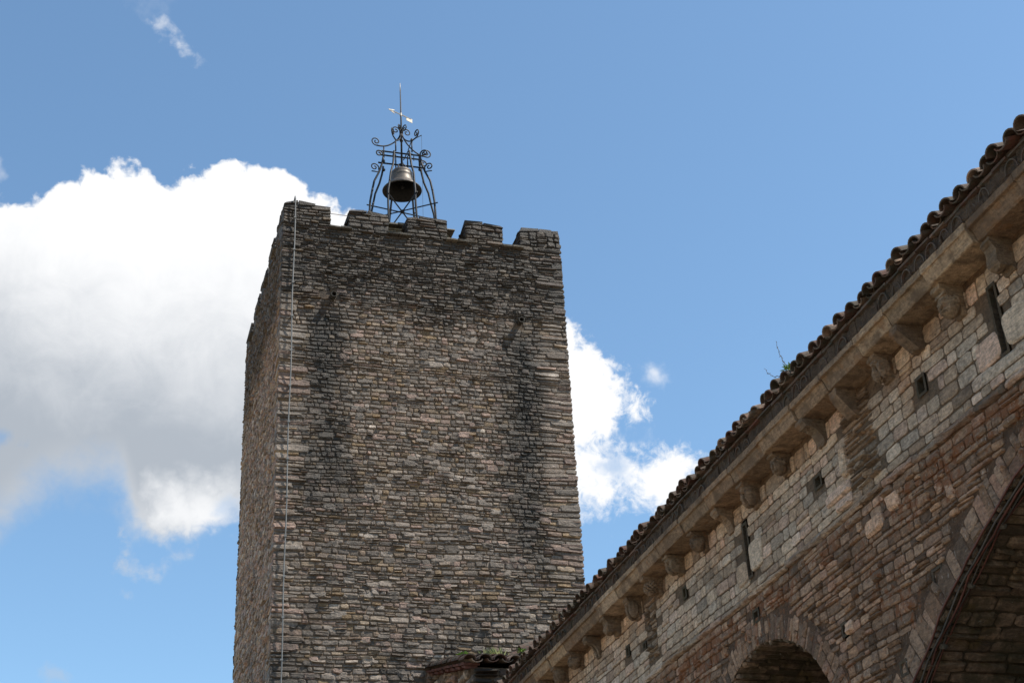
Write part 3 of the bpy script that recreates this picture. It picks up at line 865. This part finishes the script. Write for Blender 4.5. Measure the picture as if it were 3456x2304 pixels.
# arches: ring of voussoirs and a deep barrel vault
def arch(A, seed, vl, depth):
    cy, cz, R, rg, ha = A; r = random.Random(seed)
    def P_ring(u, v, d):
        th = u / R
        return (XW - d, cy + (R + v) * math.sin(th), cz + (R + v) * math.cos(th))
    q = MB(); e = R * R_(ha + (2 if ha >= 90 else 0))
    n = 60
    pl = [P_ring(-e + 2 * e * i / n, v, 0) for i in range(n + 1) for v in (-.0, rg + .05)]
    q.add(pl, [(2 * i, 2 * i + 1, 2 * i + 3, 2 * i + 2) for i in range(n)], mi=1)
    u = -e
    while u < e - .03:
        w = r.uniform(*vl)
        hgt = rg * r.uniform(.82, 1.08)
        tn = lo_tone(r); tn = (tn[0] * .95, tn[1], tn[2])
        if r.random() < .4:
            k = r.uniform(.3, .7) * hgt
            stone(q, P_ring, u + .003, u + w - .003, -.004, k - .006, r.uniform(.005, .03), r, tn, .14)
            stone(q, P_ring, u + .003, u + w - .003, k + .006, hgt, r.uniform(.005, .03), r, lo_tone(r), .14)
        else:
            stone(q, P_ring, u + .003, u + w - .003, -.004, hgt, r.uniform(.0, .014), r, tn, .2)
        u += w
    ring = rel(q.build('arch_ring', [M_church, M_cmortar], church), church)
    q = MB()
    def P_v(u, v, d):
        th = v / R; RR = R - d
        return (XW + u, cy + RR * math.sin(th), cz + RR * math.cos(th))
    n = 72
    gv_ = [P_v(x_, -e + 2 * e * i / n, 0) for i in range(n + 1) for x_ in (0, depth)]
    q.add(gv_, [(2 * i, 2 * i + 2, 2 * i + 3, 2 * i + 1) for i in range(n)], mi=1)
    courses(q, P_v, .0, depth, -e * .6, e, (.10, .2), (.2, .55), (.012, .05), r, .016, None, .2, None, lo_tone, .14)
    for s_ in (-1, 1):   # straight jambs
        y = cy + s_ * R * math.sin(R_(ha))
        q.box(XW, XW + depth, min(y, y + s_ * .3), max(y, y + s_ * .3), 0, cz + R * math.cos(R_(ha)), mi=1)
    # rear wall of the recess
    def P_b(u, v, d): return (XW + depth - d, u, v)
    courses(q, P_b, cy - R * math.sin(R_(ha)), cy + R * math.sin(R_(ha)), max(0, cz - 2.5), cz + R, (.12, .2), (.25, .6), (.01, .03), r, .02, lambda a, b_, c_, d_: False, 0, None, lo_tone)
    q.box(XW + depth, XW + depth + .2, cy - R * math.sin(R_(ha)) - .2, cy + R * math.sin(R_(ha)) + .2, 0, cz + R + .2, mi=1)
    rel(q.build('vault', [M_vault, M_vmortar], church), church)
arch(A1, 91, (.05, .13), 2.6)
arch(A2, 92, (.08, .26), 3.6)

# corbels ------------------------------------------------------------
CT = 9.12
def corbel(y, kind, seed):
    r = random.Random(seed); q = MB(); w = r.uniform(.155, .19); t_ = (r.uniform(.5, .9), r.random(), .5)
    def ext(pr, ww=w, off=0.0, c=t_, jit=.006): q.extrude([(-a, b_) for a, b_ in pr], (1, 0, 0), (0, 0, 1), (0, 1, 0), (XW + .05, y - ww / 2 + off, CT), ww, c, seg=3, jit=jit, rng=r)
    B = .05
    if kind == 'cavetto':
        pr = [(0, 0), (.33 + B, 0), (.34 + B, -.07), (.31 + B, -.10)]
        for i in range(9):
            th = math.pi / 2 * i / 8
            pr.append((.29 + B - .23 * math.sin(th), -.11 - .24 * (1 - math.cos(th)) - .02))
        pr += [(.05 + B, -.40), (0, -.40)]
        ext(pr)
    elif kind == 'chamfer':
        ext([(0, 0), (.31 + B, 0), (.31 + B, -.11), (.09 + B, -.36), (0, -.38)])
        if seed % 2: q.extrude([(-.30 - B, -.10), (-.09 - B, -.36), (-.16 - B, -.10)], (1, 0, 0), (0, 0, 1), (0, 1, 0), (XW, y - .02, CT), .04, t_)
    elif kind == 'roll':
        pr = [(0, 0), (.32 + B, 0), (.33 + B, -.06), (.28 + B, -.09), (.26 + B, -.15)]
        for i in range(8):
            th = -math.pi * .1 + math.pi * i / 8
            pr.append((.17 + B + .10 * math.cos(th), -.25 - .10 * math.sin(th)))
        pr += [(.05 + B, -.38), (0, -.38)]
        ext(pr)
    elif kind == 'lobe':
        ext([(0, 0), (.31 + B, 0), (.31 + B, -.06), (.16 + B, -.12), (.07 + B, -.36), (0, -.38)])
        for o_y in (-.06, .06): q.blob((XW - .15, y + o_y, CT - .19), (.13, .055, .17), t_, jit=.05, rng=r)
        q.blob((XW - .24, y, CT - .10), (.06, .09, .05), t_, jit=.05, rng=r)
    elif kind == 'head':
        ext([(0, 0), (.31 + B, 0), (.31 + B, -.05), (.14 + B, -.12), (.05 + B, -.34), (0, -.36)])
        q.blob((XW - .17, y, CT - .21), (.12, .105, .155), t_, nu=12, nv=9, jit=.03, rng=r)
        q.blob((XW - .275, y, CT - .22), (.035, .028, .055), t_, jit=.05, rng=r)       # nose
        for s_ in (-1, 1):
            q.blob((XW - .25, y + s_ * .045, CT - .175), (.028, .026, .018), (t_[0] * .7, t_[1], .5))   # eyes
            q.blob((XW - .14, y + s_ * .105, CT - .19), (.04, .025, .055), t_)                           # ears
        q.blob((XW - .24, y, CT - .30), (.04, .06, .022), (t_[0] * .8, t_[1], .5))                       # mouth
        q.box(XW - .27, XW - .10, y - .08, y + .08, CT - .125, CT - .09, t_, jit=.01, rng=r)            # brow
    elif kind == 'cone':
        ext([(0, 0), (.31 + B, 0), (.31 + B, -.06), (.14 + B, -.12), (.05 + B, -.36), (0, -.38)])
        for k in range(7):
            zz = -.13 - .035 * k; rr = .105 * math.sin(math.pi * (.25 + .62 * k / 6))
            for i in range(9):
                th = 2 * math.pi * (i + .5 * (k % 2)) / 9
                q.blob((XW - .16 + rr * math.cos(th), y + rr * math.sin(th), CT + zz), (.03, .03, .026), t_, nu=6, nv=4)
    elif kind == 'flute':
        for s_ in (-1, 0, 1):
            pr = [(0, 0), (.32 + B, 0), (.33 + B, -.07), (.30 + B, -.10)]
            dd = .03 if s_ == 0 else 0
            for i in range(9):
                th = math.pi / 2 * i / 8
                pr.append((.28 + B - dd - .21 * math.sin(th), -.12 - .24 * (1 - math.cos(th))))
            pr += [(.04 + B, -.39), (0, -.39)]
            ext(pr, w / 3 - .006, w / 3 + s_ * w / 3, jit=.003)
    kx, kz, er = r.uniform(.72, .95), r.uniform(.72, .98), .008
    q.v = [(XW + .05 + (a - XW - .05) * kx + r.uniform(-er, er), b_ + r.uniform(-er, er), CT + min((c - CT) * kz + r.uniform(-er, er), 0)) for a, b_, c in q.v]
    return rel(q.build('corbel', M_carved, church), church)
CB_ = [(7.0, 'cavetto'), (7.85, 'head'), (8.72, 'roll'), (9.58, 'chamfer'), (10.40, 'roll'), (11.25, 'head'), (12.06, 'chamfer'), (12.74, 'lobe'), (13.58, 'chamfer'), (14.35, 'cavetto'), (15.29, 'head'), (16.2, 'lobe'),
       (17.06, 'cavetto'), (17.92, 'head'), (18.83, 'lobe'), (19.64, 'cone'), (20.6, 'lobe'), (21.51, 'roll'), (22.45, 'flute'), (23.3, 'head'), (24.14, 'lobe'), (25.0, 'cavetto'), (25.85, 'chamfer'), (26.7, 'head')]
for i, (y, k) in enumerate(CB_): corbel(y + random.Random(i).uniform(-.04, .04), k, 200 + i)
# moulded cornice, one slab from corbel to corbel
ys = [4.0, 4.9, 5.8] + [y + .02 for y, _ in CB_] + [CY1]
r = random.Random(77)
for a, b_ in zip(ys, ys[1:]):
    q = MB(); dx, dz = r.uniform(-.03, .018), r.uniform(-.014, .018)
    pr = [(-.10, CT + .004), (.295 + dx, CT + .004 + dz * .3), (.31 + dx, CT + .018 + dz), (.345 + dx, CT + .105 + dz), (.36 + dx, CT + .13 + dz * .6), (.383 + dx * .5, CT + .135 + dz * .6), (.388 + dx * .5, CT + .145), (.388 + dx * .5, CT + .21), (-.10, CT + .21)]
    q.extrude([(-p_[0], p_[1]) for p_ in pr], (1, 0, 0), (0, 0, 1), (0, 1, 0), (XW, a + .009, 0), b_ - a - .018, (r.uniform(.7, 1.2), r.random(), .5), seg=9, jit=.0035, rng=r)
    rel(q.build('cornice_slab', M_carved, church), church)

# barrel tiles -----------------------------------------------------------
def barrel(q, o, ax, sd, up, L, w0, w1, h, th, c, n=8):
    """half pipe: starts at o, runs along ax; w0 wide at the start, w1 at the end; bulges towards up"""
    o, ax, sd, up = Vector(o), Vector(ax), Vector(sd), Vector(up); vs = []
    for s_, w_ in ((0, w0), (L, w1)):
        for inner in (0, 1):
            for k in range(n + 1):
                t_ = math.pi * k / n
                rr = w_ / 2 - inner * th; hh = h * w_ / w0 - inner * th
                vs.append(tuple(o + ax * s_ + sd * (rr * math.cos(t_)) + up * (hh * math.sin(t_))))
    m_ = n + 1; fs = []
    for k in range(n):
        fs += [(k, k + 1, 2 * m_ + k + 1, 2 * m_ + k), (m_ + k + 1, m_ + k, 3 * m_ + k, 3 * m_ + k + 1), (k + 1, k, m_ + k, m_ + k + 1), (2 * m_ + k, 2 * m_ + k + 1, 3 * m_ + k + 1, 3 * m_ + k)]
    fs += [(0, 2 * m_, 3 * m_, m_), (n, m_ + n, 3 * m_ + n, 2 * m_ + n)]
    q.add(vs, fs, c)
def ttone(r): return (1, r.random(), r.random())
# a row of tile mouths bedded in mortar above the cornice
q = MB(); r = random.Random(55)
GZ = CT + .215
y = 4.0
while y < CY1 - .1:
    w = r.uniform(.17, .225); p_ = r.uniform(-.02, .02)
    if r.random() < .9: barrel(q, (XW - .385 + p_ + (r.uniform(.02, .08) if r.random() < .3 else 0), y, GZ + .015 + r.uniform(-.012, .012)), (1, 0, 0), (0, 1, r.uniform(-.08, .08)), (0, 0, 1), .36, w, w * .9, r.uniform(.105, .135), .014, (1, r.uniform(.35, .62), .5))
    # mortar plug set back in the mouth
    n = 8; x_ = XW - .385 + p_ + (r.uniform(.02, .06) if r.random() < .7 else r.uniform(.08, .2))
    fan = [(x_ - .012, y, GZ + .05)] + [(x_, y + w * .46 * math.cos(math.pi * k / n), GZ + .016 + .112 * math.sin(math.pi * k / n)) for k in range(n + 1)]
    q.add(fan, [(0, k + 1, k + 2) for k in range(n)] + [(0, n + 1, 1)], (.8, r.random(), .5), mi=1)
    y += r.uniform(.232, .252)
# mortar between the mouths, laid in lumps
y = 4.0
while y < CY1 - .1:
    l_ = r.uniform(.3, .6); l_ = min(l_, CY1 - y)
    q.extrude([(-.05, GZ + .0), (.335, GZ + .0), (.345, GZ + .03), (.335, GZ + .15), (-.05, GZ + .15)][::1] and [(-a, b_) for a, b_ in [(-.05, GZ + .002), (.358, GZ + .002), (.366, GZ + .04), (.36, GZ + .165), (-.05, GZ + .165)]],
              (1, 0, 0), (0, 0, 1), (0, 1, 0), (XW, y, 0), l_, (.9, .5, .5), mi=1, seg=9, jit=.018, rng=r)
    y += l_
# thin flat tiles that cap the row
y = 4.0
while y < CY1 - .1:
    l_ = min(r.uniform(.24, .4), CY1 - y); o_x = r.uniform(-.012, .02)
    q.box(XW - .40 + o_x, XW, y + .004, y + l_ - .004, GZ + .17, GZ + .195, ttone(r), jit=.005, rng=r)
    y += l_
rel(q.build('tile_course', [M_tile, M_emortar], church), church)
# roof tiles
SL = R_(20); ax = Vector((math.cos(SL), 0, math.sin(SL))); upv = Vector((-math.sin(SL), 0, math.cos(SL))); sd = Vector((0, 1, 0))
q = MB(); r = random.Random(56)
E0 = Vector((XW - .43, 0, GZ + .235))
y = 4.0; nrow = 12
while y < CY1 - .05:
    pitch = r.uniform(.215, .245)
    for k in range(nrow):
        j = r.uniform(-.06, .05) if k == 0 else r.uniform(-.01, .01)
        base = E0 + ax * (k * .33 + j) + upv * (.022 * (k > 0) + r.uniform(-.006, .006) * (k == 0))
        # pan, open upwards
        b1 = base + sd * y + ax * r.uniform(-.03, .05) * (k == 0) + upv * .045
        barrel(q, b1, ax, sd, -upv, .42, .195, .225, .06, .015, ttone(r), 6)
        b2 = base + sd * (y + pitch / 2 + r.uniform(-.022, .022)) + upv * r.uniform(-.008, .022) + ax * (-.015 if k == 0 else 0)
        tw = r.uniform(-.12, .12) if k == 0 else r.uniform(-.03, .03)
        barrel(q, b2 + upv * .012, (ax + sd * tw).normalized(), sd, upv, .42, .205, .16, .085 + r.uniform(-.006, .01), .016, ttone(r), 8)
    y += pitch
# boarding under the tiles and the plain far slope
for k in range(1):
    a0 = E0 + ax * .10 - upv * .03; L = 4.9
    vs = [a0 + sd * 4.0, a0 + sd * CY1, a0 + ax * L + sd * CY1, a0 + ax * L + sd * 4.0]; top_ = a0 + ax * L
    vs += [v + upv * .025 for v in vs]
    q.add([tuple(v) for v in vs], [(3, 2, 1, 0), (4, 5, 6, 7), (0, 1, 5, 4), (1, 2, 6, 5), (2, 3, 7, 6), (3, 0, 4, 7)], (1, .6, .5))
    q.add([(top_.x, 4.0, top_.z + .03), (top_.x, CY1, top_.z + .03), (17.9, CY1, 9.4), (17.9, 4.0, 9.4), (top_.x, 4, 9.3), (top_.x, CY1, 9.3), ], [(0, 1, 2, 3), (0, 3, 4), (1, 5, 2)], (1, .5, .5))
rel(q.build('roof', [M_tile], church), church)

# cables clipped along the edge of the near arch
cab = thing('cable_run', 'bundle of red brown and dark cables clipped along the edge of the large dark arch', 'cables', (XW + .1, 13.0, 5.0))
def arc_pt(th, x_, dr): return (x_, A2[0] + (A2[2] - dr) * math.sin(th), A2[1] + (A2[2] - dr) * math.cos(th))
r = random.Random(8)
for i, (x_, dr, rad, mt_) in enumerate([(XW - .03, .03, .013, M_red), (XW + .03, .055, .011, M_dkcable), (XW + .065, .06, .013, M_red), (XW + .10, .06, .009, M_dkcable), (XW + .14, .055, .009, M_red)]):
    q = MB()
    pts = [arc_pt(R_(-1 + 1.15 * k), x_ + .012 * math.sin(k * 1.3 + i * 2) + r.uniform(-.006, .006), dr + .01 * math.sin(k * .9 + i)) for k in range(43)]
    q.tube(pts, rad, 6)
    rel(q.build('cable', mt_, cab, smooth=True), cab)
for k in range(9):
    th = R_(4 + 4.9 * k); p_ = arc_pt(th, XW + .12, .055)
    q = MB(); q.blob(p_, (.05, .035, .035), (.9, .5, .5), nu=7, nv=5, jit=.1, rng=r)
    rel(q.build('clip', M_slate, cab), cab)

for root_ in (church, cab):
    root_.location = cf(root_.location); root_.scale = (CF, CF, CF)
# ------------------------------------------------------------------ low annex between church and tower
AX, AY = 6.43, 23.72
annex = thing('annex', 'low stone lean-to with a mossy clay tile roof between the tower foot and the church', 'lean-to', (AX, AY, 0))
q = MB(); r = random.Random(31)
def az_(y): return 9.00 + (y - 23.62) * .245
XR = 8.6
q.box(AX + .02, XR, AY + .02, TY0, 0, 8.9, mi=1)
q.add([(AX + .02, AY + .02, 8.9), (XR, AY + .02, 8.9), (XR, TY0, 8.9), (AX + .02, TY0, 8.9), (AX + .02, AY + .02, 8.95), (XR, AY + .02, 8.95), (XR, TY0, az_(TY0) - .06), (AX + .02, TY0, az_(TY0) - .06)],
      [(4, 5, 6, 7), (0, 1, 5, 4), (1, 2, 6, 5), (2, 3, 7, 6), (3, 0, 4, 7)], mi=1)
kw = dict(h=(.08, .19), l=(.16, .45), prot=(.025, .07), rng=r, gap=.03, split=.15)
courses(q, P_front(AY), AX - .02, XR, 7.2, 8.93, tone=lambda r_: (r_.uniform(.2, .55), r_.random(), .5), rough=.16, **kw)  # front stones darkened: shade from eave and church put into their tone
courses(q, P_left(AX), AY, TY0, 7.2, 9.6, tone=lambda r_: (r_.uniform(.6, 1.9), r_.choice((.5, .74, .98, .2)), .5), rough=.16, skip=lambda a, b_, c_, d_: d_ > az_((a + b_) / 2) - .08, **kw)
courses(q, P_front(AY), AX - .02, XR, 0, 7.2, (.2, .3), (.3, .6), (.02, .05), r, .03)
courses(q, P_left(AX), AY, TY0, 0, 7.2, (.2, .3), (.3, .6), (.02, .05), r, .03)
rel(q.build('wall', [M_tower, M_tmortar], annex), annex)
q = MB(); sl = math.atan(.245)
ax2 = Vector((0, math.cos(sl), math.sin(sl))); up2 = Vector((0, -math.sin(sl), math.cos(sl))); sx = Vector((1, 0, 0))
O2 = Vector((0, AY - .14, az_(AY - .14)))
x = AX - .10; cn = 0
while x < XR - .1:
    for k in range(9):
        if k * .33 > 2.85: break
        sag = Vector((0, 0, .02 * math.sin(x * 3)))
        b0 = O2 + sx * (x + r.uniform(-.012, .012)) + ax2 * (k * .33 + r.uniform(-.03, .03)) + up2 * (.02 + (.018 if k else 0)) + sag
        barrel(q, b0 + sx * .125 + up2 * .03, ax2, sx, -up2, .42, .2, .23, .06, .015, ttone(r), 6)
        barrel(q, b0 + up2 * .01, (ax2 + sx * r.uniform(-.05, .05)).normalized(), sx, up2, .42, .24, .19, .10, .017, ttone(r), 8)
    x += .255
M_redtile = simple('red_tile', (.085, .03, .02), .85, 0, .7, 7, .3)
# verge: short flat tiles hung under the left edge
k = 0
while k * .2 < 2.8:
    b0 = O2 + sx * (AX - .14) + ax2 * (k * .2 + .1)
    Mx = Matrix.Translation(b0) @ Matrix.Rotation(sl + R_(4), 4, 'X')
    q.box(-.035, .22, 0, .215, -.05, -.012, (1, .5, .5), mi=1, M=Mx, jit=.008, rng=r)
    if k % 2 == 0: q.box(-.005, .2, .02, .3, -.10, -.062, (1, .9, .5), mi=1, M=Mx, jit=.008, rng=r)
    k += 1
rel(q.build('roof', [M_tile, M_redtile], annex), annex)
# two loose ridge tiles on a mortar upstand against the church eaves
q = MB()
q.box(7.30, 7.95, 24.55, 24.85, 9.1, 9.45, (.9, .5, .5), mi=1, jit=.05, rng=r)
q.box(7.55, 8.1, 24.6, 24.9, 9.4, 9.62, (.9, .5, .5), mi=1, jit=.04, rng=r)
axr = Vector((.9, -.10, .33)).normalized(); sr = Vector((.1, 1, 0)).normalized(); ur = axr.cross(sr)
barrel(q, Vector((7.52, 24.62, 9.53)), axr, sr, ur, .40, .22, .19, .11, .017, (1, .8, .5))
barrel(q, Vector((7.30, 24.62, 9.38)), axr, sr, ur, .36, .20, .18, .10, .017, (1, .1, .5))
barrel(q, Vector((7.52, 24.45, 9.45)), axr, sr, ur, .40, .18, .17, .09, .017, (1, .05, .5))
barrel(q, Vector((7.86, 24.7, 9.70)), axr, sr, ur, .40, .20, .18, .10, .017, (1, .45, .5))
rel(q.build('ridge_tiles', [M_tile, M_cmortar], annex), annex)

# ------------------------------------------------------------------ plants
def leaf(q, p, d, L, w, c, droop=.2):
    p, d = Vector(p), Vector(d).normalized()
    s_ = d.cross(Vector((0, 0, 1)));  s_ = s_.normalized() if s_.length > .01 else Vector((1, 0, 0))
    n_ = s_.cross(d)
    m1 = p + d * L * .45 + n_ * L * .08; tip = p + d * L - Vector((0, 0, L * droop))
    q.add([tuple(p), tuple(m1 + s_ * w), tuple(tip), tuple(m1 - s_ * w)], [(0, 1, 2), (0, 2, 3)], c)
def clump(q, cen, rad, n, L, w, r, up_=.6):
    for _ in range(n):
        a = r.uniform(0, 6.283); e = r.uniform(-.1, 1.3)
        d = Vector((math.cos(a) * math.cos(e), math.sin(a) * math.cos(e), math.sin(e) * up_ + .15))
        o = Vector(cen) + Vector((d.x * rad[0], d.y * rad[1], d.z * rad[2])) * r.uniform(.1, .9)
        leaf(q, o, d + Vector((r.uniform(-.4, .4), r.uniform(-.4, .4), r.uniform(-.2, .4))), L * r.uniform(.6, 1.2), w * r.uniform(.7, 1.2), (1, r.random(), 1))
r = random.Random(64)
PC = cf((7.78, 14.15, 9.66))
pl = thing('roof_plant', 'leafy tuft with two long dry stems rooted in the church eaves tiles', 'plant', PC)
q = MB(); clump(q, PC, (.06, .08, .055), 60, .06, .009, r)
rel(q.build('leaves', M_leaf, pl), pl)
for tgt, bow in (((7.80, 14.80, 10.03), (.0, .05, -.06)), ((7.76, 14.33, 10.15), (0, .04, .02))):
    q = MB(); s0 = cf((7.79, 14.18, 9.68)); s1 = cf(tgt); bw = Vector(bow)
    pts = [s0 + (s1 - s0) * (i / 12) + bw * math.sin(math.pi * i / 12) + Vector((0, .008 * math.sin(i * 2.1), .006 * math.sin(i * 2.9))) for i in range(13)]
    q.tube(pts, [.0048 - .00025 * i for i in range(13)], 5)
    for i in range(2, 12):
        for _ in range(1 if i % 3 else 4):
            d = Vector((r.uniform(-1, 1), r.uniform(-1, 1), r.uniform(-1, .6)))
            leaf(q, pts[i], d, r.uniform(.01, .024), .003, (1, .1, 1))
    rel(q.build('stem', M_twig, pl), pl)
pl = thing('bright_plant', 'small bright green leafy plant on the left edge of the annex roof', 'plant', (6.42, 24.35, 9.30))
q = MB(); clump(q, (6.42, 24.35, 9.27), (.13, .12, .13), 110, .085, .03, r); rel(q.build('leaves', M_leaf, pl), pl)
pl = thing('grass_tuft', 'thin yellowish grass tuft growing in the middle of the annex roof', 'grass tuft', (7.02, 24.5, 9.33))
q = MB()
for _ in range(150):
    b0 = Vector((7.0 + r.gauss(0, .09), 24.5 + r.uniform(-.1, .1), 9.32)); d = Vector((r.gauss(0, .28), r.gauss(0, .2), 1))
    leaf(q, b0, d, r.uniform(.10, .27), .006, (1, r.random(), 1), .1)
rel(q.build('blades', M_grass, pl), pl)
pl = thing('small_plant', 'small trailing green plant beside the ridge tiles of the annex', 'plant', (7.45, 24.3, 9.38))
q = MB(); clump(q, (7.44, 24.3, 9.40), (.10, .06, .10), 30, .06, .02, r); clump(q, (7.46, 24.28, 9.25), (.05, .05, .1), 22, .05, .018, r); rel(q.build('leaves', M_leaf, pl), pl)
